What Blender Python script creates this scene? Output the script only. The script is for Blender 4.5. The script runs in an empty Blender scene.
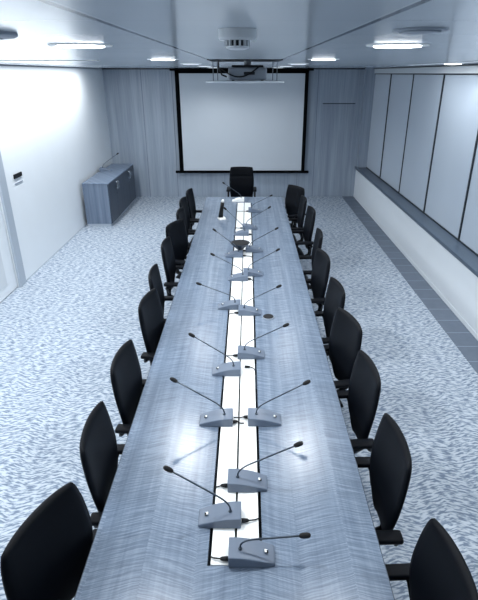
import bpy, bmesh, math, random
from mathutils import Vector, Matrix
random.seed(7)
PI = math.pi
SC = bpy.context.scene
COL = SC.collection
R = math.radians

# ------------------------------------------------------------------ materials
def lin(h):
    h = h.lstrip('#')
    o = []
    for i in (0, 2, 4):
        c = int(h[i:i+2], 16)/255
        o.append(c/12.92 if c <= .04045 else ((c+.055)/1.055)**2.4)
    g = .2126*o[0]+.7152*o[1]+.0722*o[2]
    o = [v*.86+g*.14 for v in o]; o[2] *= .965
    return (o[0], o[1], o[2], 1)

class NT:
    def __init__(s, name):
        s.m = bpy.data.materials.new(name); s.m.use_nodes = True
        s.n = s.m.node_tree.nodes; s.l = s.m.node_tree.links
        s.b = s.n['Principled BSDF']
    def node(s, t, **k):
        n = s.n.new(t)
        for a, v in k.items(): setattr(n, a, v)
        return n
    def put(s, sock, v):
        if hasattr(v, 'is_output'): s.l.new(v, sock)
        else: sock.default_value = v
    def math(s, op, a, b=0.0, c=0.0, clamp=False):
        n = s.node('ShaderNodeMath', operation=op, use_clamp=clamp)
        s.put(n.inputs[0], a); s.put(n.inputs[1], b); s.put(n.inputs[2], c)
        return n.outputs[0]
    def mix(s, f, a, b, blend='MIX'):
        n = s.node('ShaderNodeMix', data_type='RGBA', blend_type=blend)
        s.put(n.inputs[0], f); s.put(n.inputs[6], a); s.put(n.inputs[7], b)
        return n.outputs[2]
    def coords(s):
        t = s.node('ShaderNodeTexCoord'); x = s.node('ShaderNodeSeparateXYZ')
        s.l.new(t.outputs['Object'], x.inputs[0]); return x.outputs
    def vec(s, x, y, z):
        n = s.node('ShaderNodeCombineXYZ')
        for i, v in enumerate((x, y, z)): s.put(n.inputs[i], v)
        return n.outputs[0]
    def noise(s, v, scale=1, detail=3, rough=.5, dist=0):
        n = s.node('ShaderNodeTexNoise'); s.put(n.inputs['Vector'], v)
        n.inputs['Scale'].default_value = scale; n.inputs['Detail'].default_value = detail
        n.inputs['Roughness'].default_value = rough; n.inputs['Distortion'].default_value = dist
        return n.outputs['Fac']
    def ramp(s, f, stops):
        n = s.node('ShaderNodeValToRGB'); s.put(n.inputs[0], f)
        e = n.color_ramp.elements
        while len(e) < len(stops): e.new(.5)
        for q, (p, c) in zip(e, stops): q.position = p; q.color = c
        return n.outputs[0]
    def smooth(s, v, a, b):
        n = s.node('ShaderNodeMapRange', interpolation_type='SMOOTHSTEP')
        s.put(n.inputs[0], v); n.inputs[1].default_value = a; n.inputs[2].default_value = b
        return n.outputs[0]
    def base(s, c, rough=.5, metal=0, spec=.5):
        s.put(s.b.inputs['Base Color'], c); s.put(s.b.inputs['Roughness'], rough)
        s.b.inputs['Metallic'].default_value = metal
        s.b.inputs['Specular IOR Level'].default_value = spec
        return s.m
    def bump(s, h, strength=.3, dist=.01):
        n = s.node('ShaderNodeBump'); n.inputs['Strength'].default_value = strength
        n.inputs['Distance'].default_value = dist; s.put(n.inputs['Height'], h)
        s.l.new(n.outputs[0], s.b.inputs['Normal'])
    def line(s, v, at, w):          # 1 on a line v = at of full width w
        return s.math('LESS_THAN', s.math('ABSOLUTE', s.math('SUBTRACT', v, at)), w/2)

def plain(name, hexc, rough=.5, metal=0, spec=.5, var=.08, nscale=40):
    t = NT(name); x = t.coords()
    f = t.noise(t.vec(x[0], x[1], x[2]), nscale, 3)
    c = lin(hexc)
    d = tuple(v*(1-var*2) for v in c[:3])+(1,)
    t.base(t.mix(f, c, d), rough, metal, spec)
    return t.m

def emissive(name, hexc, strength):
    t = NT(name); t.base(lin(hexc), .5)
    t.b.inputs['Emission Color'].default_value = lin(hexc)
    t.b.inputs['Emission Strength'].default_value = strength
    return t.m

M = {}
M['wall'] = plain('white wall paint', '#e6eef9', .55, var=.02, nscale=3)
M['lowwall'] = plain('pale panel under windows', '#d3dbe6', .5, var=.02, nscale=3)
M['leather'] = plain('black leather', '#060b14', .5, spec=.10, var=.15, nscale=25)
M['plastic'] = plain('black plastic', '#0b1015', .45, spec=.25, var=.1)
M['rubber'] = plain('black foam', '#0b0f15', .8, var=.2, nscale=300)
M['chrome'] = plain('brushed steel', '#b4bfcd', .25, .9, var=.05)
M['micgrey'] = plain('grey blue moulded plastic', '#5f6f87', .4, var=.04)
M['dishgrey'] = plain('charcoal plastic', '#2a3646', .4, spec=.3)
M['micwhite'] = plain('white moulded plastic', '#f3f6fa', .4, var=.02)
M['neck'] = plain('dark gunmetal gooseneck', '#4b5868', .35, .6, var=.1, nscale=200)
M['white'] = plain('white laminate', '#f6f9fd', .35, var=.01)
M['dark'] = plain('dark recess', '#1a222c', .7, var=.1)
M['black'] = plain('black fabric border', '#05070a', .8, spec=.05, var=.1)
M['sill'] = plain('dark slate sill', '#4b5c71', .3, var=.06, nscale=8)
M['frame'] = plain('grey door casing', '#a9b6c8', .4, var=.03)
M['grey'] = plain('mid grey plastic', '#8e9bae', .4, var=.04)
M['screen'] = plain('projection fabric', '#c6d0de', .8, var=.015, nscale=2)
M['mullion'] = plain('dark window bar', '#1d2733', .4, var=.1)
M['lampdim'] = emissive('faintly lit diffuser', '#dfe8f5', .9)
M['lamp'] = emissive('lit diffuser', '#f2f7ff', 9)
M['red'] = plain('silver trim', '#c9d2de', .3, .6, var=.03)

def m_carpet():
    t = NT('woven carpet'); x = t.coords()
    tri = t.math('PINGPONG', t.math('MULTIPLY', x[0], 1.0), .22)
    yy = t.math('ADD', x[1], t.math('MULTIPLY', tri, .30))
    w = t.noise(t.vec(t.math('MULTIPLY', x[0], 2.0), t.math('MULTIPLY', yy, 3.0), 0), 1.6, 2)
    yy2 = t.math('ADD', yy, t.math('MULTIPLY', w, .05))
    n1 = t.noise(t.vec(t.math('MULTIPLY', x[0], 17.0), t.math('MULTIPLY', yy2, 66.0), 0), 1.0, 2, .55, .15)
    n2 = t.noise(t.vec(t.math('MULTIPLY', x[0], 90.0), t.math('MULTIPLY', yy2, 160.0), 0), 1.0, 2)
    d = t.smooth(n1, .40, .60)
    c = t.ramp(d, [(0, lin('#697a93')), (.45, lin('#9dabbe')), (1, lin('#bfcad9'))])
    c = t.mix(t.math('MULTIPLY', n2, .35), c, lin('#8494ab'))
    t.base(c, .95, 0, .15)
    t.bump(n1, .35, .01)
    return t.m
M['carpet'] = m_carpet()

def m_table():
    t = NT('cross-grained veneer'); x = t.coords()
    strip = t.math('FLOOR', t.math('MULTIPLY', x[0], 4.6))
    tri = t.math('PINGPONG', x[0], .217)
    yy = t.math('ADD', x[1], t.math('MULTIPLY', tri, .28))
    w = t.noise(t.vec(t.math('MULTIPLY', x[0], 3), t.math('MULTIPLY', x[1], 2.2), strip), 1.5, 3)
    yy = t.math('ADD', yy, t.math('MULTIPLY', w, .04))
    g = t.noise(t.vec(t.math('MULTIPLY', x[0], 5), t.math('MULTIPLY', yy, 155), strip), 1, 3, .65)
    s = t.noise(t.vec(t.math('MULTIPLY', x[0], 26), t.math('MULTIPLY', x[1], .7), 3), 1, 3, .6)
    f = t.math('ADD', t.math('MULTIPLY', t.smooth(g, .36, .64), .32), t.math('MULTIPLY', s, .65))
    c = t.ramp(f, [(.15, lin('#4a5b75')), (.5, lin('#687a93')), (.85, lin('#8a9bb2'))])
    for yj in (3.05, 5.75):
        c = t.mix(t.math('MULTIPLY', t.line(x[1], yj, .006), .55), c, lin('#4c5d77'))
    t.base(c, .27, 0, .55)
    t.bump(g, .05, .004)
    return t.m
M['table'] = m_table()

def m_veneer(name, a, b, seams=(), k=1.0):
    t = NT(name); x = t.coords()
    h = t.math('ADD', x[0], t.math('MULTIPLY', x[1], .73))
    s1 = t.noise(t.vec(t.math('MULTIPLY', h, 9*k), 0, t.math('MULTIPLY', x[2], .35)), 1, 3, .55)
    s2 = t.noise(t.vec(t.math('MULTIPLY', h, 60*k), 0, t.math('MULTIPLY', x[2], 1.4)), 1, 3, .6)
    f = t.math('ADD', t.math('MULTIPLY', s1, .65), t.math('MULTIPLY', s2, .4))
    c = t.mix(t.smooth(f, .3, .75), lin(a), lin(b))
    for sx in seams:
        c = t.mix(t.math('MULTIPLY', t.line(x[0], sx, .012), .6), c, lin('#3c4b60'))
    t.base(c, .42, 0, .4)
    return t.m
M['farwall'] = m_veneer('pale vertical veneer', '#8493a9', '#a3b1c4', (-2.25, -1.60, -.25, 1.13, 1.50))
M['doorven'] = m_veneer('pale vertical veneer door', '#7d8ca2', '#9dabbe')
M['cab'] = m_veneer('greyed oak veneer', '#53657f', '#7888a1', (), 1.6)
M['cabdoor'] = m_veneer('dark cabinet veneer', '#2a3648', '#3c4a5e', (), 1.6)

def m_ceiling():
    t = NT('satin metal ceiling panels'); x = t.coords()
    n = t.noise(t.vec(x[0], x[1], 0), .8, 2)
    c = t.mix(n, lin('#bcc8d8'), lin('#ccd6e2'))
    cross = t.math('LESS_THAN', t.math('FRACT', t.math('DIVIDE', t.math('ADD', x[1], 100.04), .42)), .012)
    side = t.math('GREATER_THAN', t.math('ABSOLUTE', t.math('ADD', x[0], .02)), .29)
    c = t.mix(t.math('MULTIPLY', cross, t.math('ADD', t.math('MULTIPLY', side, .4), .15)), c, lin('#6c7b92'))
    lines = None
    for sx in (-.31, .27):
        c = t.mix(t.line(x[0], sx, .015), c, lin('#39475b'))
        c = t.mix(t.math('MULTIPLY', t.line(x[0], sx-.011 if sx > 0 else sx+.011, .005), .6), c, lin('#dde5ef'))
    t.base(c, .16, 0.0, .5)
    return t.m
M['ceiling'] = m_ceiling()

def m_tiles():
    t = NT('slate tiles'); x = t.coords()
    f = t.math('FRACT', t.math('DIVIDE', x[1], .30))
    j = t.math('LESS_THAN', f, .035)
    n = t.noise(t.vec(x[0], x[1], 0), 9, 3)
    cell = t.noise(t.vec(0, t.math('FLOOR', t.math('DIVIDE', x[1], .30)), 5), 3.3, 0)
    c = t.mix(t.math('ADD', t.math('MULTIPLY', n, .5), t.math('MULTIPLY', cell, .5)), lin('#4c5a6e'), lin('#6a788d'))
    c = t.mix(j, c, lin('#8492a7'))
    t.base(c, .5, 0, .4)
    return t.m
M['tiles'] = m_tiles()

def m_pane():
    t = NT('frosted window panel'); x = t.coords()
    n = t.noise(t.vec(x[0], x[1], x[2]), .7, 2)
    c = t.mix(n, lin('#9fafc5'), lin('#b6c4d6'))
    t.base(c, .32, 0, .5)
    t.b.inputs['Emission Color'].default_value = lin('#c4d3e8')
    t.b.inputs['Emission Strength'].default_value = .06
    return t.m
M['pane'] = m_pane()

# ------------------------------------------------------------------ mesh helpers
def box(bm, c, s, rot=None):
    mat = Matrix.Translation(c) @ (rot.to_4x4() if rot else Matrix()) @ Matrix.Diagonal((*s, 1))
    return bmesh.ops.create_cube(bm, size=1, matrix=mat)['verts']

def box2(bm, a, b):
    a, b = Vector(a), Vector(b)
    return box(bm, (a+b)/2, tuple(abs(v) for v in (b-a)))

def tube(bm, pts, rad, seg=8, cap=True):
    pts = [Vector(p) for p in pts]
    if not hasattr(rad, '__len__'): rad = [rad]*len(pts)
    rings = []; up = None
    for i, p in enumerate(pts):
        d = (pts[min(i+1, len(pts)-1)]-pts[max(i-1, 0)]).normalized()
        if up is None:
            up = Vector((0, 0, 1)) if abs(d.z) < .9 else Vector((0, 1, 0))
        s = d.cross(up).normalized(); up = s.cross(d).normalized()
        rings.append([bm.verts.new(p+(s*math.cos(2*PI*k/seg)+up*math.sin(2*PI*k/seg))*rad[i]) for k in range(seg)])
    for a, b in zip(rings, rings[1:]):
        for k in range(seg):
            bm.faces.new((a[k], a[(k+1) % seg], b[(k+1) % seg], b[k]))
    if cap:
        bm.faces.new(rings[0][::-1]); bm.faces.new(rings[-1])

def lathe(bm, prof, c=(0, 0, 0), seg=24):
    c = Vector(c); rings = []
    for r, z in prof:
        rings.append([bm.verts.new(c+Vector((r*math.cos(2*PI*k/seg), r*math.sin(2*PI*k/seg), z))) for k in range(seg)])
    for a, b in zip(rings, rings[1:]):
        for k in range(seg):
            bm.faces.new((a[k], a[(k+1) % seg], b[(k+1) % seg], b[k]))
    bm.faces.new(rings[0][::-1]); bm.faces.new(rings[-1])

def obj(name, bm, mat, parent=None, bevel=0, smooth=False, sub=0, seg=2):
    bmesh.ops.recalc_face_normals(bm, faces=bm.faces)
    me = bpy.data.meshes.new(name); bm.to_mesh(me); bm.free()
    o = bpy.data.objects.new(name, me); COL.objects.link(o)
    me.materials.append(mat)
    if parent: o.parent = parent
    if bevel:
        b = o.modifiers.new('bevel', 'BEVEL'); b.width = bevel; b.segments = seg; b.limit_method = 'ANGLE'
    if sub:
        s = o.modifiers.new('sub', 'SUBSURF'); s.levels = s.render_levels = sub
    if smooth:
        for p in me.polygons: p.use_smooth = True
    return o

def new(): return bmesh.new()

def thing(name, label, cat, loc=(0, 0, 0), rotz=0, group=None):
    o = bpy.data.objects.new(name, None); COL.objects.link(o)
    o.empty_display_size = .1
    o.location = loc; o.rotation_euler = (0, 0, rotz)
    o['label'] = label; o['category'] = cat
    if group: o['group'] = group
    return o

def struct(name, bm, mat, bevel=0, parent=None):
    o = obj(name, bm, mat, parent, bevel)
    if parent is None: o['kind'] = 'structure'
    return o

def dup(root, loc, rotz, label):
    r = root.copy(); COL.objects.link(r); r.location = loc; r.rotation_euler = (0, 0, rotz); r['label'] = label
    for ch in list(root.children):
        c = ch.copy(); COL.objects.link(c); c.parent = r
        for g in ch.children:
            d = g.copy(); COL.objects.link(d); d.parent = c
    return r

# ------------------------------------------------------------------ room
ZC = 2.70; YF = 11.45; YB = -2.2; XL = -3.05; XW = 2.66; XS = 2.46; ZS = .685

bm = new(); box2(bm, (XL-.1, YB, -.1), (XW+.1, YF+.1, 0)); struct('floor', bm, M['carpet'])
bm = new(); box2(bm, (2.19, YB, 0), (XS+.01, YF, .004)); o = struct('trim_1', bm, M['tiles'])
bm = new(); box2(bm, (XL-.1, YB, ZC), (XW+.1, YF+.1, ZC+.08)); struct('ceiling', bm, M['ceiling'])
bm = new(); box2(bm, (XL-.1, YF, 0), (XW+.1, YF+.1, ZC)); struct('wall_far', bm, M['farwall'])
# left wall with a door opening (y 4.55 .. 6.10)
bm = new()
box2(bm, (XL-.1, 6.10, 0), (XL, YF, ZC)); box2(bm, (XL-.1, YB, 0), (XL, 4.50, ZC)); box2(bm, (XL-.1, 4.50, 2.15), (XL, 6.10, ZC))
struct('wall_left', bm, M['wall'])
bm = new(); box2(bm, (XL, 6.262, 0), (XL+.006, YF, .012)); struct('baseboard_left', bm, M['frame'])
bm = new(); box2(bm, (XL, 6.085, 0), (XL+.03, 6.26, 2.2)); box2(bm, (XL, 4.34, 0), (XL+.03, 4.515, 2.2)); box2(bm, (XL, 4.515, 2.1), (XL+.03, 6.085, 2.2))
struct('trim_2', bm, M['frame'], .004)
d = None
bm = new(); box2(bm, (XL-.06, 4.52, .01), (XL-.02, 6.08, 2.1)); d = struct('door_1', bm, M['wall'], .003)
bm = new(); box2(bm, (XL-.021, 4.75, .15), (XL-.014, 5.83, 2.0)); obj('door_panel', bm, M['lowwall'], d, .002)
bm = new(); tube(bm, [(XL-.02, 4.62, 1.02), (XL+.04, 4.62, 1.02), (XL+.045, 4.74, 1.02)], .011); obj('door_handle', bm, M['chrome'], d, smooth=True)
# right side: low wall, sill, window panels with dark bars
bm = new(); box2(bm, (XS, YB, 0), (XW+.1, YF, ZS-.045)); struct('wall_right', bm, M['wall'])
bm = new(); box2(bm, (XS-.004, YB, 0.004), (XS, YF, .06)); struct('baseboard_right', bm, M['wall'], .002)
bm = new(); box2(bm, (XS-.03, YB, ZS-.045), (XW+.02, YF, ZS)); struct('trim_3', bm, M['sill'], .004)
bm = new(); box2(bm, (XS, 11.30, ZS), (XW, YF, ZC)); struct('trim_4', bm, M['farwall'])
bm = new(); box2(bm, (XW-.03, YB, 2.60), (XW+.1, YF, ZC)); struct('trim_5', bm, M['lowwall'])
bm = new(); box2(bm, (XW-.045, YB, 2.682), (XW-.03, YF, ZC)); struct('trim_6', bm, M['mullion'])
bm = new(); box2(bm, (XL, YB, 2.684), (XL+.012, YF, ZC)); struct('shadow_gap_left', bm, M['sill'])  # dark strip stands in for the shade of the gap under the ceiling
bm = new(); box2(bm, (XL, YF-.012, 2.675), (XW, YF, ZC)); struct('shadow_gap_far', bm, M['mullion'])  # same gap along the far wall, its shade put in as dark colour
ys = [11.30, 10.03, 8.67, 7.32, 5.97, 4.62, 3.27, 1.92, .57, -.78, YB]
for i, (a, b) in enumerate(zip(ys, ys[1:])):
    bm = new(); box2(bm, (XW, b+.004, ZS), (XW+.05, a-.004, 2.60)); w = struct('window_%d' % (i+1), bm, M['pane'])
    bm = new()
    wdt = .030 if i != 1 else .010
    if i in (0, 2, 3, 1) or i > 3: box2(bm, (XW-.016, b-wdt/2, ZS), (XW-.001, b+wdt/2, 2.60))
    obj('window_bar', bm, M['mullion'], w)
    bm = new(); box2(bm, (XW-.012, b+.016, ZS), (XW-.001, a-.016, ZS+.018)); box2(bm, (XW-.012, b+.016, 2.582), (XW-.001, a-.016, 2.60))
    obj('window_frame', bm, M['mullion'], w)
# flush door in the far wall
bm = new(); box2(bm, (1.62, YF-.006, .01), (2.30, YF, 2.0)); d2 = struct('door_2', bm, M['doorven'])
bm = new(); box2(bm, (1.62, YF-.012, 2.0), (2.32, YF-.001, 2.016)); obj('door_rail', bm, M['dark'], d2)

# ------------------------------------------------------------------ projection screen
t = thing('projection_screen', 'large white projection screen with black border hanging on the far wall', 'screen', (-.115, 11.34, .56))
bm = new(); box2(bm, (-1.315, -.006, .055), (1.318, 0, 2.04)); obj('screen_surface', bm, M['screen'], t)
bm = new()
box2(bm, (-1.405, -.002, .05), (-1.315, .006, 2.10)); box2(bm, (1.318, -.002, .05), (1.395, .006, 2.10)); box2(bm, (-1.405, -.002, 2.04), (1.395, .006, 2.10))
obj('screen_border', bm, M['black'], t)
bm = new(); box2(bm, (-1.50, -.03, 0), (1.49, .02, .05)); obj('bottom_bar', bm, M['black'], t, .006)
bm = new(); box2(bm, (-1.50, -.05, 2.09), (1.49, .09, 2.139)); obj('screen_case', bm, M['black'], t, .006)

# ------------------------------------------------------------------ conference table
TX0, TX1, TY0, TY1, TZ = -.672, .570, .25, 8.16, .74
C0, C1, CY0, CY1 = -.168, .064, 1.41, 7.76
tb = thing('conference_table', 'long grey-blue veneered conference table with a white cable strip down the middle', 'table', (0, 0, 0))
bm = new()
z0 = TZ-.045
box2(bm, (TX0, TY0, z0), (C0, TY1, TZ)); box2(bm, (C1, TY0, z0), (TX1, TY1, TZ))
box2(bm, (C0, TY0, z0), (C1, CY0, TZ)); box2(bm, (C0, CY1, z0), (C1, TY1, TZ))
obj('tabletop', bm, M['table'], tb)
bm = new(); box2(bm, (TX0, TY0, z0-.002), (TX0-.004, TY1, TZ-.002)); box2(bm, (TX1, TY0, z0-.002), (TX1+.004, TY1, TZ-.002)); box2(bm, (TX0, TY1, z0-.002), (TX1, TY1+.004, TZ-.002))
obj('table_edge', bm, M['cabdoor'], tb)
bm = new(); box2(bm, (C0-.02, CY0-.02, TZ-.10), (C1+.02, CY1+.02, TZ-.046)); obj('cable_channel', bm, M['dark'], tb)
for a, b in ((-.154, -.0565), (-.0465, .050)):
    bm = new(); box2(bm, (a, CY0+.004, TZ-.046), (b, CY1-.004, TZ+.001)); obj('channel_cover', bm, M['white'], tb, .0015)
for y in (1.2, 2.9, 4.6, 6.3, 7.7):
    bm = new(); box2(bm, (-.19, y-.16, .03), (.09, y+.16, z0)); pl = obj('pedestal', bm, M['cab'], tb, .004)
    bm = new(); box2(bm, (-.20, y-.17, 0), (.10, y+.17, .03)); obj('foot_plate', bm, M['plastic'], pl, .006)

# ------------------------------------------------------------------ chairs
def back_grid(bm, thick, seam_depth=0.0, shield=True, nu=16, nv=30):
    """padded curved backrest; faces +x, height .50 .. 1.06, narrow at the foot when shield"""
    def P(u, v, side):
        if shield:
            hw = .085+.142*math.sin(min(1, v/.58)*PI/2)**.85
            if v > .58: hw -= .030*((v-.58)/.42)**2
        else:
            hw = .205+.02*math.sin(v*PI)
        if v > .90: hw *= 1-.035*((v-.90)/.10)**2.5
        y = u*hw
        z = .50+.547*v-.006*abs(u)**4*(v > .85)
        x = -.297-.038*max(0, (v-.3)/.7)**1.4+.010*math.exp(-((v-.40)/.26)**2)+.030*abs(u)**2.2*(.4+.6*v)
        edge = (1-abs(u)**6)**.5*(1-(abs(v-.5)*2)**8)**.5 if abs(u) < 1 and 0 < v < 1 else 0
        seam = seam_depth*math.exp(-((v-.70)/.022)**2)
        th = thick*(.30+.70*edge)
        return Vector((x+(th-seam if side > 0 else -th*.8), y, z))
    F = {}
    for s in (1, -1):
        for i in range(nu+1):
            for j in range(nv+1):
                F[s, i, j] = bm.verts.new(P(-1+2*i/nu, j/nv, s))
        for i in range(nu):
            for j in range(nv):
                bm.faces.new((F[s, i, j], F[s, i+1, j], F[s, i+1, j+1], F[s, i, j+1]))
    rim = [(i, 0) for i in range(nu)]+[(nu, j) for j in range(nv)]+[(i, nv) for i in range(nu, 0, -1)]+[(0, j) for j in range(nv, 0, -1)]
    for a, b in zip(rim, rim[1:]+rim[:1]):
        bm.faces.new((F[1, a[0], a[1]], F[1, b[0], b[1]], F[-1, b[0], b[1]], F[-1, a[0], a[1]]))

def make_chair(label, loc, rz, group, seam=.0, shield=True):
    t = thing('office_chair', label, 'chair', loc, rz, group)
    bm = new(); back_grid(bm, .023, seam, shield); obj('backrest', bm, M['leather'], t, smooth=True)
    # back shell bracket
    bm = new(); tube(bm, [(-.05, 0, .405), (-.25, 0, .405), (-.31, 0, .44), (-.318, 0, .54), (-.30, 0, .66)], [.026, .026, .026, .024, .018], 8); obj('back_bracket', bm, M['plastic'], t, smooth=True)
    # seat cushion
    bm = new()
    n = 12; vs = {}
    for s in (1, -1):
        for i in range(n+1):
            for j in range(n+1):
                u, v = -1+2*i/n, -1+2*j/n
                r = (1-abs(u)**5)**.5*(1-abs(v)**5)**.5
                sx = u*.235*(1-.06*abs(v)**4); sy = v*.245*(1-.08*abs(u)**4)
                vs[s, i, j] = bm.verts.new((sx+.01, sy, .465+(.045*r*(1-.25*max(0, u)**2) if s > 0 else -.035*r)))
        for i in range(n):
            for j in range(n):
                bm.faces.new([vs[s, a, b] for a, b in ((i, j), (i+1, j), (i+1, j+1), (i, j+1))])
    rim = [(i, 0) for i in range(n)]+[(n, j) for j in range(n)]+[(i, n) for i in range(n, 0, -1)]+[(0, j) for j in range(n, 0, -1)]
    bmesh.ops.remove_doubles(bm, verts=bm.verts, dist=.0005)
    obj('seat', bm, M['leather'], t, smooth=True)
    bm = new(); box2(bm, (-.14, -.10, .395), (.12, .10, .43)); obj('seat_mechanism', bm, M['plastic'], t, .01)
    for s in (-1, 1):
        y = s*.24
        bm = new()
        tube(bm, [(-.02, s*.12, .415), (-.02, s*.21, .415), (-.04, s*.24, .45), (-.10, y, .662)], [.016, .016, .018, .018], 8)
        a = obj('armrest', bm, M['plastic'], t, smooth=True)
        bm = new(); box(bm, (-.145, y, .674), (.32, .068, .030)); obj('arm_pad', bm, M['leather'], a, .012, True, seg=3)
        bm = new(); tube(bm, [(-.27, y, .664), (-.285, s*.23, .62), (-.275, s*.15, .60)], .013, 8); obj('arm_stay', bm, M['plastic'], a, smooth=True)
    bm = new(); lathe(bm, [(.036, .10), (.036, .22), (.026, .225), (.026, .40)], seg=14); obj('gas_column', bm, M['plastic'], t, smooth=False)
    for k in range(5):
        an = 2*PI*k/5+.3
        c, s_ = math.cos(an), math.sin(an)
        bm = new(); tube(bm, [(.02*c, .02*s_, .105), (.12*c, .12*s_, .098), (.25*c, .25*s_, .07)], [.026, .022, .014], 8)
        L = obj('base_leg', bm, M['plastic'], t, smooth=True)
        bm = new()
        ax = Vector((-s_, c, 0))
        for q in (-1, 1):
            p = Vector((.25*c, .25*s_, .027))+ax*.013*q
            tube(bm, [p-ax*.009, p+ax*.009], .027, 12)
        tube(bm, [(.25*c, .25*s_, .03), (.25*c, .25*s_, .07)], .008, 6)
        obj('caster', bm, M['plastic'], L)
    return t

LEFT = [  # x, y of the top of the back, facing angle
 (-.800, 1.365, -20), (-.752, 1.92, 2), (-.762, 2.58, -4), (-.757, 3.42, -8), (-.808, 3.98, 2),
 (-.825, 4.80, -2), (-.830, 5.50, -22), (-.835, 6.07, -4), (-.872, 6.66, -4), (-.845, 7.22, -5)]
RIGHT = [(.722, 1.17, 3), (.698, 1.82, 1), (.708, 2.45, 4), (.708, 3.07, 14), (.722, 3.66, 6),
 (.713, 4.42, 9), (.765, 5.12, -2), (.802, 6.14, 5), (.765, 6.74, 2), (.735, 7.50, 32)]
LL = ['black leather chair cut by the bottom left corner, turned towards the camera',
 'black leather chair on the left of the table, second from the camera',
 'black leather chair on the left of the table, third from the camera',
 'black leather chair, fourth from the camera on the left, turned slightly towards the camera',
 'black leather chair half hidden behind the fourth left chair, only its pointed top showing',
 'black leather chair on the left of the table, sixth from the camera',
 'black leather chair swivelled far round on the left, its wide back facing the camera',
 'black leather chair tucked just behind the swivelled wide-backed chair on the left',
 'black leather chair on the left, second from the far end of the table',
 'black leather chair farthest from the camera on the left side, near the screen']
RL = ['black leather office chair cut by the bottom right edge of the photo',
 'black leather chair on the right of the table, second from the camera',
 'black leather chair on the right of the table, third from the camera',
 'black leather chair, fourth from the camera on the right, swivelled so its broad back shows',
 'black leather chair just behind the swivelled broad-backed chair on the right',
 'black leather chair on the right of the table, sixth from the camera',
 'black leather chair on the right of the table, seventh from the camera',
 'black leather chair on the right of the table, third from the far end',
 'black leather chair on the right, mostly hidden in front of the far turned chair',
 'black leather chair at the far right corner, turned so its square back shows']
proto = None
for side, rows, labs in (('left', LEFT, LL), ('right', RIGHT, RL)):
    for (x, y, a), lab in zip(rows, labs):
        f = R(a) if side == 'left' else R(180+a)
        loc = (x+.30*math.cos(f), y+.025+.30*math.sin(f), 0)
        if proto is None:
            proto = make_chair(lab, loc, f, 'office chairs along the sides of the conference table')
        else:
            dup(proto, loc, f, lab)
h = make_chair('black leather chair at the far head of the table, below the screen', (-.108, 8.93, 0), R(-90), None, .010, False)

# ------------------------------------------------------------------ microphones
def mic_base(bm, flat=False):
    # plan: inner edge x=-.0975, outer tip x=+.0975; depth y +-.045
    prof = []
    n = 16
    for i in range(n+1):
        u = i/n; x = -.0975+.195*u
        h = .010+.042*math.cos(max(0, u-.06)/.94*PI/2)**.9
        hd = .055-.008*max(0, (u-.55)/.45)**2-.004*math.cos(u*PI)**2*0
        prof.append((x, h, hd))
    top = []; bot = []
    for x, h, hd in prof:
        top.append((bm.verts.new((x, -hd+.004, h)), bm.verts.new((x, hd-.004, h+.004))))
        bot.append((bm.verts.new((x, -hd, 0)), bm.verts.new((x, hd, 0))))
    for i in range(n):
        bm.faces.new((top[i][0], top[i+1][0], top[i+1][1], top[i][1]))
        bm.faces.new((bot[i][0], bot[i][1], bot[i+1][1], bot[i+1][0]))
        for k in (0, 1): bm.faces.new((bot[i][k], bot[i+1][k], top[i+1][k], top[i][k]))
    for i in (0, n): bm.faces.new((bot[i][0], bot[i][1], top[i][1], top[i][0]))

def neck_path(root, head):
    root, head = Vector(root), Vector(head)
    P = [root, root+Vector((0, 0, .018))]
    a = root+Vector((0, 0, .018)); c = root+Vector((0, 0, .055)); e = c.lerp(head, .22)
    for k in range(1, 8):
        s = k/7; P.append(a*(1-s)**2+c*2*s*(1-s)+e*s*s)
    P.append(head)
    return P

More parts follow.
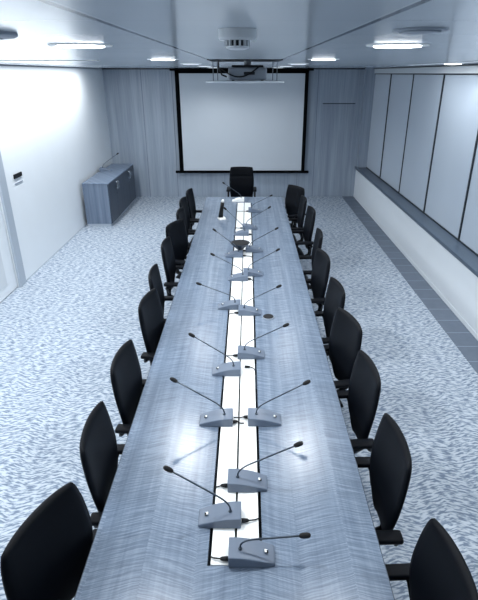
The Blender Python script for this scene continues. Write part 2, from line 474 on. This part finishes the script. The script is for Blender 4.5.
def make_mic(label, loc, side, hx, hz, tilt=0, slot=True, white=False, rotz=0, group='gooseneck microphones along the cable strip', cable=True):
    """side +1: speaker sits on the right; hx outward offset of the head, hz its height above the table"""
    t = thing('gooseneck_microphone', label, 'microphone', loc, rotz, group)
    F = Matrix.Diagonal((side, 1, 1, 1))
    def put(name, bm, mat, par=t, **k):
        bmesh.ops.transform(bm, matrix=F, verts=bm.verts)
        return obj(name, bm, mat, par, **k)
    bm = new(); mic_base(bm); b = put('microphone_base', bm, M['micwhite'] if white else M['micgrey'], bevel=.004)
    sl = Matrix.Rotation(R(17), 3, 'Y')
    bm = new(); box(bm, (.060, .0, .0335), (.013, .014, .004), sl); put('talk_button', bm, M['micwhite'] if not white else M['grey'], b)
    bm = new(); box(bm, (.0655, -.003, .0330), (.007, .013, .0044), sl); put('indicator', bm, M['plastic'], b)
    head = Vector((hx, tilt, hz)); root = Vector((-.048, -.004, .046))
    pts = neck_path(root, head)
    bm = new(); tube(bm, pts, .0042, 8); lathe(bm, [(.009, -.002), (.009, .008), (.005, .014)], root, 10)
    g = put('gooseneck', bm, M['neck'], smooth=True)
    d = (pts[-1]-pts[-2]).normalized()
    bm = new(); tube(bm, [head-d*.030, head-d*.026, head-d*.012, head+d*.004, head+d*.014, head+d*.018], [.004, .009, .0118, .0118, .009, .004], 12)
    put('windscreen', bm, M['rubber'], g, smooth=True)
    if cable:
        x0 = -.0975; cx = loc[0]
        tgt = -(.161-(-cx)) if False else None
        # crosses the strip to the opposite slot and drops in
        slotx = (-.161 if side > 0 else .057) if abs(loc[1]-2.3525) > .01 else -.0515
        lx = (slotx-cx)*side           # in unmirrored local x
        dy = random.uniform(.0, .05)*random.choice((1, 1, -1))
        if slotx == -.0515:
            cy = .02*side
            bm = new(); tube(bm, [(x0-.002, cy, .012), (x0-.03, cy, .011), (lx+.004, cy, .006), (lx-.012, cy+.006*side, .0045), (lx-.03, cy+.004*side, .004)], .0035, 6)
            c = put('cable', bm, M['rubber'], smooth=True)
            bm = new(); tube(bm, [(x0-.001, cy, .012), (x0-.012, cy, .012), (x0-.022, cy, .012), (x0-.028, cy, .011)], [.010, .010, .0085, .004], 10); put('plug', bm, M['rubber'], c, smooth=True)
        elif lx < x0-.03:
            bm = new(); tube(bm, [(x0-.002, -.02, .012), (x0-.03, -.02, .011), (lx+.02, -.02+dy*.4, .008), (lx+.004, -.02+dy, .004), (lx, -.02+dy*1.3, -.02)], .0035, 6)
            c = put('cable', bm, M['rubber'], smooth=True)
            bm = new(); tube(bm, [(x0-.001, -.02, .012), (x0-.012, -.02, .012), (x0-.028, -.02, .012), (x0-.036, -.02, .011)], [.010, .010, .0085, .004], 10); put('plug', bm, M['rubber'], c, smooth=True)
    return t

MICS = [  # label, x, y, side, head dx, head height
 ('grey gooseneck microphone nearest the camera, its stem lying low to the right', .018, 1.453, 1, .225, .125),
 ('grey gooseneck microphone nearest the camera among those pointing left', -.126, 1.648, -1, .223, .30),
 ('grey microphone pointing right, second from the camera on that side', .0, 1.858, 1, .248, .255),
 ('grey microphone pointing left, second from the camera, in a level pair of units', -.183, 2.351, -1, .238, .29),
 ('grey microphone pointing right, third from the camera, in a level pair of units', .10, 2.354, 1, .24, .27),
 ('grey microphone pointing left, third from the camera, beside a loose plug', -.143, 2.876, -1, .23, .29),
 ('grey microphone pointing right, fourth from the camera, just above a loose plug', .027, 3.095, 1, .25, .25),
 ('grey microphone pointing left, fourth from the camera, behind the round grommet', -.157, 3.907, -1, .265, .225),
 ('grey microphone pointing right, fifth from the camera, next to the round grommet', .02, 3.793, 1, .247, .25),
 ('grey microphone pointing left, fifth from the camera along the strip', -.094, 4.556, -1, .25, .262),
 ('grey microphone pointing right, sixth from the camera along the strip', .056, 4.68, 1, .25, .267),
 ('grey microphone pointing left, sixth from the camera, in front of the conical dish', -.151, 5.243, -1, .216, .305),
 ('grey microphone pointing right, seventh from the camera, in front of the conical dish', .076, 5.416, 1, .258, .27),
 ('grey microphone pointing left, last on that side, beside the upright handset', -.082, 6.05, -1, .20, .34),
 ('grey microphone pointing right, second from the far end of the strip', .033, 6.326, 1, .256, .285),
 ('grey microphone pointing right, farthest along the strip near the head chair', .111, 7.202, 1, .24, .24),
]
for lab, x, y, s, hx, hz in MICS:
    make_mic(lab, (x, y, TZ+.0012), s, hx, hz, cable=(y != 2.876))
make_mic('white-topped microphone unit at the far end of the strip before the head chair', (-.15, 7.86, TZ+.0012), -1, .23, .29, white=True, cable=False)
cm = make_mic('grey gooseneck microphone standing on the low cabinet', (-2.88, 10.25, .801), 1, .22, .30, tilt=.05, cable=False, group=None)
cm.scale = (1.2, 1.2, 1.1)

# loose plug on the strip
bm = new(); tube(bm, [(-.02, 2.93, .0095), (-.005, 2.93, .0095), (.012, 2.928, .0095), (.018, 2.926, .0095)], [.009, .009, .008, .004], 10)
t = thing('loose_cable', 'loose black cable with plug lying on the white strip by the third left microphone', 'cable', (0, 0, TZ+.001))
obj('plug', bm, M['rubber'], t, smooth=True)
bm = new(); tube(bm, [(.018, 2.926, .0095), (.04, 2.91, .010), (.052, 2.89, .006), (.057, 2.87, -.02)], .0035, 6); obj('cable', bm, M['rubber'], t, smooth=True)

# grommet
t = thing('table_grommet', 'dark round cable grommet on the table beside the fifth right microphone', 'grommet', (.174, 3.71, TZ+.0003))
bm = new(); lathe(bm, [(.050, 0), (.050, .006), (.046, .010), (.040, .010)], seg=24); obj('grommet_ring', bm, M['grey'], t, smooth=False)
bm = new(); lathe(bm, [(.044, .0095), (.044, .012), (.036, .014)], seg=24); obj('grommet_cap', bm, M['rubber'], t)
# conical dish
t = thing('conical_dish', 'small dark conical dish standing on the strip between far microphones', 'dish', (-.085, 5.345, TZ+.001))
bm = new(); lathe(bm, [(.022, 0), (.022, .006), (.011, .014), (.014, .03), (.108, .118), (.112, .124), (.104, .124), (.02, .065)], seg=28); obj('dish_body', bm, M['dishgrey'], t, smooth=False)
bm = new(); lathe(bm, [(.10, .12), (.10, .125), (.085, .126)], seg=28); obj('dish_top', bm, M['rubber'], t)

# upright handset on a pale stand
t = thing('desk_handset', 'black handset standing upright in a pale stand at the far left of the table', 'handset', (-.36, 6.80, TZ+.0003), R(20))
bm = new(); vs = box(bm, (0, 0, .014), (.10, .11, .028)); 
for v in bm.verts:
    if v.co.z > .02: v.co.x *= .8; v.co.y *= .8
obj('handset_stand', bm, M['micwhite'], t, .004)
bm = new(); tube(bm, [(-.015, 0, .026), (-.012, 0, .07), (.005, 0, .17), (.016, 0, .235)], [.036, .032, .026, .027], 12); obj('handset_body', bm, M['plastic'], t, smooth=True)
bm = new(); tube(bm, [(.016, 0, .235), (.020, 0, .258), (.024, 0, .275)], [.0215, .019, .010], 12); obj('handset_tip', bm, M['micwhite'], t, smooth=True)

# ------------------------------------------------------------------ cabinet
cx0, cx1, cy0, cy1, ch = -2.985, -2.51, 8.98, 11.12, .80
t = thing('low_cabinet', 'low grey wooden cabinet with dark doors against the left wall near the far corner', 'cabinet', (0, 0, 0))
bm = new(); box2(bm, (cx0, cy0, .05), (cx1-.022, cy1, ch-.022)); obj('cabinet_body', bm, M['cab'], t)
bm = new(); box2(bm, (cx0, cy0-.008, ch-.022), (cx1+.006, cy1+.004, ch)); obj('cabinet_top', bm, M['cab'], t, .002)
bm = new(); box2(bm, (cx0+.01, cy0+.006, 0), (cx1-.03, cy1-.01, .05)); obj('plinth', bm, M['frame'], t)
dw = (cy1-cy0)/4
for k in range(4):
    a = cy0+k*dw
    bm = new(); box2(bm, (cx1-.021, a+.004, .055), (cx1, a+dw-.004, ch-.026)); d = obj('door', bm, M['cabdoor'], t, .002)
    hy = a+dw-.045 if k % 2 == 0 else a+.045
    bm = new(); tube(bm, [(cx1-.002, hy, ch-.20), (cx1+.035, hy, ch-.20), (cx1+.035, hy, ch-.07), (cx1-.002, hy, ch-.07)], .010, 8); obj('handle', bm, M['chrome'], d)
    if k in (1, 3):
        bm = new(); tube(bm, [(cx1-.002, hy, ch-.30), (cx1+.01, hy, ch-.30)], .013, 12); obj('lock', bm, M['chrome'], d)

# ------------------------------------------------------------------ wall sign
t = thing('wall_plate', 'small black control plate with a grey strip below it on the white left wall', 'plate', (XL, 6.65, 1.37))
bm = new(); box2(bm, (0, -.12, -.025), (.014, .12, .030)); obj('black_plate', bm, M['plastic'], t, .003)
bm = new(); box2(bm, (0, -.12, -.098), (.008, .12, -.083)); obj('grey_strip', bm, M['grey'], t, .002)

# ------------------------------------------------------------------ ceiling fittings
def light_fitting(label, x, y, lit=True, k=1, dim=False, power=100, spot=150, group='round recessed downlights in the ceiling', blend=.7, colr=(.975, .99, .99)):
    t = thing('downlight', label, 'light', (x, y, ZC), 0, group)
    bm = new(); lathe(bm, [(.088*k, -.0005), (.092*k, -.004), (.118*k, -.004), (.121*k, -.0005)], seg=32)
    obj('trim_ring', bm, M['white'] if lit else M['grey'], t, smooth=False)
    bm = new(); lathe(bm, [(.089*k, -.0005), (.089*k, -.008), (.02, -.010)], seg=32); obj('diffuser', bm, (M['lampdim'] if dim else M['lamp']) if lit else M['grey'], t)
    if lit:
        L = bpy.data.lights.new('downlight_lamp', 'SPOT'); L.energy = power; L.spot_size = R(spot); L.spot_blend = blend
        L.shadow_soft_size = .06; L.color = colr
        lo = bpy.data.objects.new('lamp', L); COL.objects.link(lo); lo.location = (0, 0, -.075); lo.parent = t
    return t
LY = (2.15, 4.2, 6.25, 8.3, 10.3)  # last row is added to brighten the far wall and screen
nm = ('nearest the camera', 'second from the camera', 'third from the camera', 'fourth from the camera', 'nearest the screen, added to brighten the far wall')
for i, y in enumerate(LY):
    light_fitting('lit round downlight above the left half of the table, %s' % nm[i], -.645, y, power=(74, 74, 40, 26, 34)[i], dim=i > 1)
    light_fitting('lit round downlight above the right half of the table, %s' % nm[i], .58, y, power=(60, 58, 30, 18, 16)[i], dim=i > 1)
light_fitting('lit round downlight beside the windows at the right edge of the photo', 2.34, 6.25, power=5, group=None)
for lab, x, pw, ya, yb in (('added thin light strip on the ceiling, brightening the white left wall', -2.62, 185, -.5, 9.8), ('added thin light strip on the ceiling, brightening the windows', 2.14, 66, -.5, 7.3)):
    t = thing('added_wash_light', lab, 'light', (x, (ya+yb)/2, ZC), 0, None)  # added wash strips with no known fitting, to brighten left wall and windows
    h_ = (yb-ya)/2
    bm = new(); box2(bm, (-.05, -h_, -.003), (-.035, h_, -.0003)); box2(bm, (.035, -h_, -.003), (.05, h_, -.0003)); obj('slot_frame', bm, M['grey'], t)
    bm = new(); box2(bm, (-.035, -h_, -.002), (.035, h_, -.0003)); obj('added_wash_diffuser', bm, M['lampdim'], t)
    L = bpy.data.lights.new('added_wash_lamp', 'AREA'); L.shape = 'RECTANGLE'; L.size = .06; L.size_y = 2*h_; L.energy = pw; L.color = (.975, .99, .99)
    lo = bpy.data.objects.new('lamp', L); COL.objects.link(lo); lo.location = (0, 0, -.006); lo.parent = t
light_fitting('unlit round recessed fitting in the ceiling near the top right', (.43), 1.40, lit=False, k=.56, group=None)
t = thing('ceiling_speaker', 'grey round ceiling speaker cut by the left edge of the photo', 'speaker', (-.75, 1.50, ZC))
bm = new(); lathe(bm, [(.125, -.0005), (.125, -.008), (.115, -.012), (.09, -.014)], seg=32); obj('speaker_rim', bm, M['grey'], t)
bm = new(); lathe(bm, [(.088, -.013), (.086, -.016), (.03, -.017)], seg=32); obj('speaker_grille', bm, M['sill'], t)
# slot diffusers
for x0, x1, y, lab in ((-2.5, -1.25, 4.6, 'dark linear air slot in the ceiling near the left wall'),):
    t = thing('air_slot', lab, 'vent', ((x0+x1)/2, y, ZC))
    w = (x1-x0)/2
    bm = new(); box2(bm, (-w, -.05, -.004), (w, -.03, -.0003)); box2(bm, (-w, .03, -.004), (w, .05, -.0003)); obj('slot_frame', bm, M['white'], t)
    bm = new(); box2(bm, (-w, -.03, -.002), (w, .03, -.0003)); obj('slot_opening', bm, M['dark'], t)
# smoke detector
t = thing('smoke_detector', 'white round smoke detector with vented lower ring on the ceiling', 'detector', (-.025, 1.40, ZC)); t.scale = (.82, .82, .82)
bm = new(); lathe(bm, [(.058, -.0005), (.058, -.024), (.054, -.030)], seg=32); obj('detector_base', bm, M['lowwall'], t)
bm = new()
lathe(bm, [(.030, -.029), (.030, -.046)], seg=20)
for k in range(14):
    a = 2*PI*k/14
    box(bm, (.033*math.cos(a), .033*math.sin(a), -.038), (.010, .005, .018), Matrix.Rotation(a, 3, 'Z'))
lathe(bm, [(.036, -.046), (.034, -.052), (.022, -.056)], seg=24)
obj('vent_ring', bm, M['lowwall'], t)
bm = new(); lathe(bm, [(.0305, -.0305), (.0305, -.0455)], seg=20); obj('vent_core', bm, M['dark'], t)
# projector lift
t = thing('projector_lift', 'white ceiling panel lowered on thin rods under the projector', 'lift', (-.02, 4.62, ZC))
bm = new(); box2(bm, (-.31, -.33, -.170), (.31, .33, -.156)); obj('lift_tray', bm, M['lowwall'], t, .003)
bm = new(); box2(bm, (-.30, -.30, -.005), (.30, -.285, -.0005)); box2(bm, (-.30, .285, -.005), (.30, .30, -.0005)); box2(bm, (-.30, -.285, -.005), (-.285, .285, -.0005)); box2(bm, (.285, -.285, -.005), (.30, .285, -.0005))
box2(bm, (-.285, -.285, -.002), (.285, .285, -.0005))
obj('hatch_opening', bm, M['dark'], t)
for sx in (-.265, -.240, .240, .265):
    bm = new(); tube(bm, [(sx, -.10 if abs(sx) > .25 else .12, -.004), (sx, -.10 if abs(sx) > .25 else .12, -.157)], .0035, 8); obj('rod', bm, M['sill'], t)
t = thing('projector', 'grey ceiling projector with looping cables standing on the lowered white panel', 'projector', (0.0, 4.58, ZC-.1555))
bm = new(); box2(bm, (-.158, -.13, .006), (.158, .13, .10)); obj('projector_body', bm, M['grey'], t, .016, seg=3)
bm = new(); box2(bm, (-.13, -.10, .098), (.13, .10, .118)); obj('mount_plate', bm, M['dark'], t, .006)
bm = new(); tube(bm, [(0, 0, .118), (0, 0, .152)], .03, 14); obj('mount_post', bm, M['grey'], t)
bm = new(); box2(bm, (-.03, -.135, .045), (.06, -.128, .068)); obj('connector_panel', bm, M['dark'], t, .004)
bm = new()
P = []
for k in range(15):
    s = k/14; P.append((-.225+.33*s, -.145-.01*math.sin(s*PI), .115-.075*math.sin(s*PI)-.02*(1-s)))
tube(bm, P, .006, 6)
P = [(-.235, -.12, .145), (-.235, -.12, .09), (-.21, -.125, .045), (-.17, -.125, .03)]
tube(bm, P, .006, 6)
obj('projector_cable', bm, M['rubber'], t, smooth=True)
for sx in (-.12, .12):
    bm = new(); lathe(bm, [(.012, 0), (.012, .008)], (sx, -.09, 0), 12); obj('foot', bm, M['rubber'], t)

# ------------------------------------------------------------------ camera, world
cam = bpy.data.cameras.new('camera'); co = bpy.data.objects.new('camera', cam); COL.objects.link(co)
cam.sensor_fit = 'AUTO'; cam.sensor_width = 36; cam.lens = 495/600*36
cam.shift_x = -8.5/600; cam.clip_start = .02
co.location = (0, 0, 2.6); co.rotation_euler = (R(90-24.6), 0, 0)
SC.camera = co
w = bpy.data.worlds.new('world'); SC.world = w; w.use_nodes = True
bg = w.node_tree.nodes['Background']; bg.inputs[0].default_value = (.92, .96, 1, 1); bg.inputs[1].default_value = .20
SC.view_settings.view_transform = 'Standard'
SC.view_settings.exposure = 0
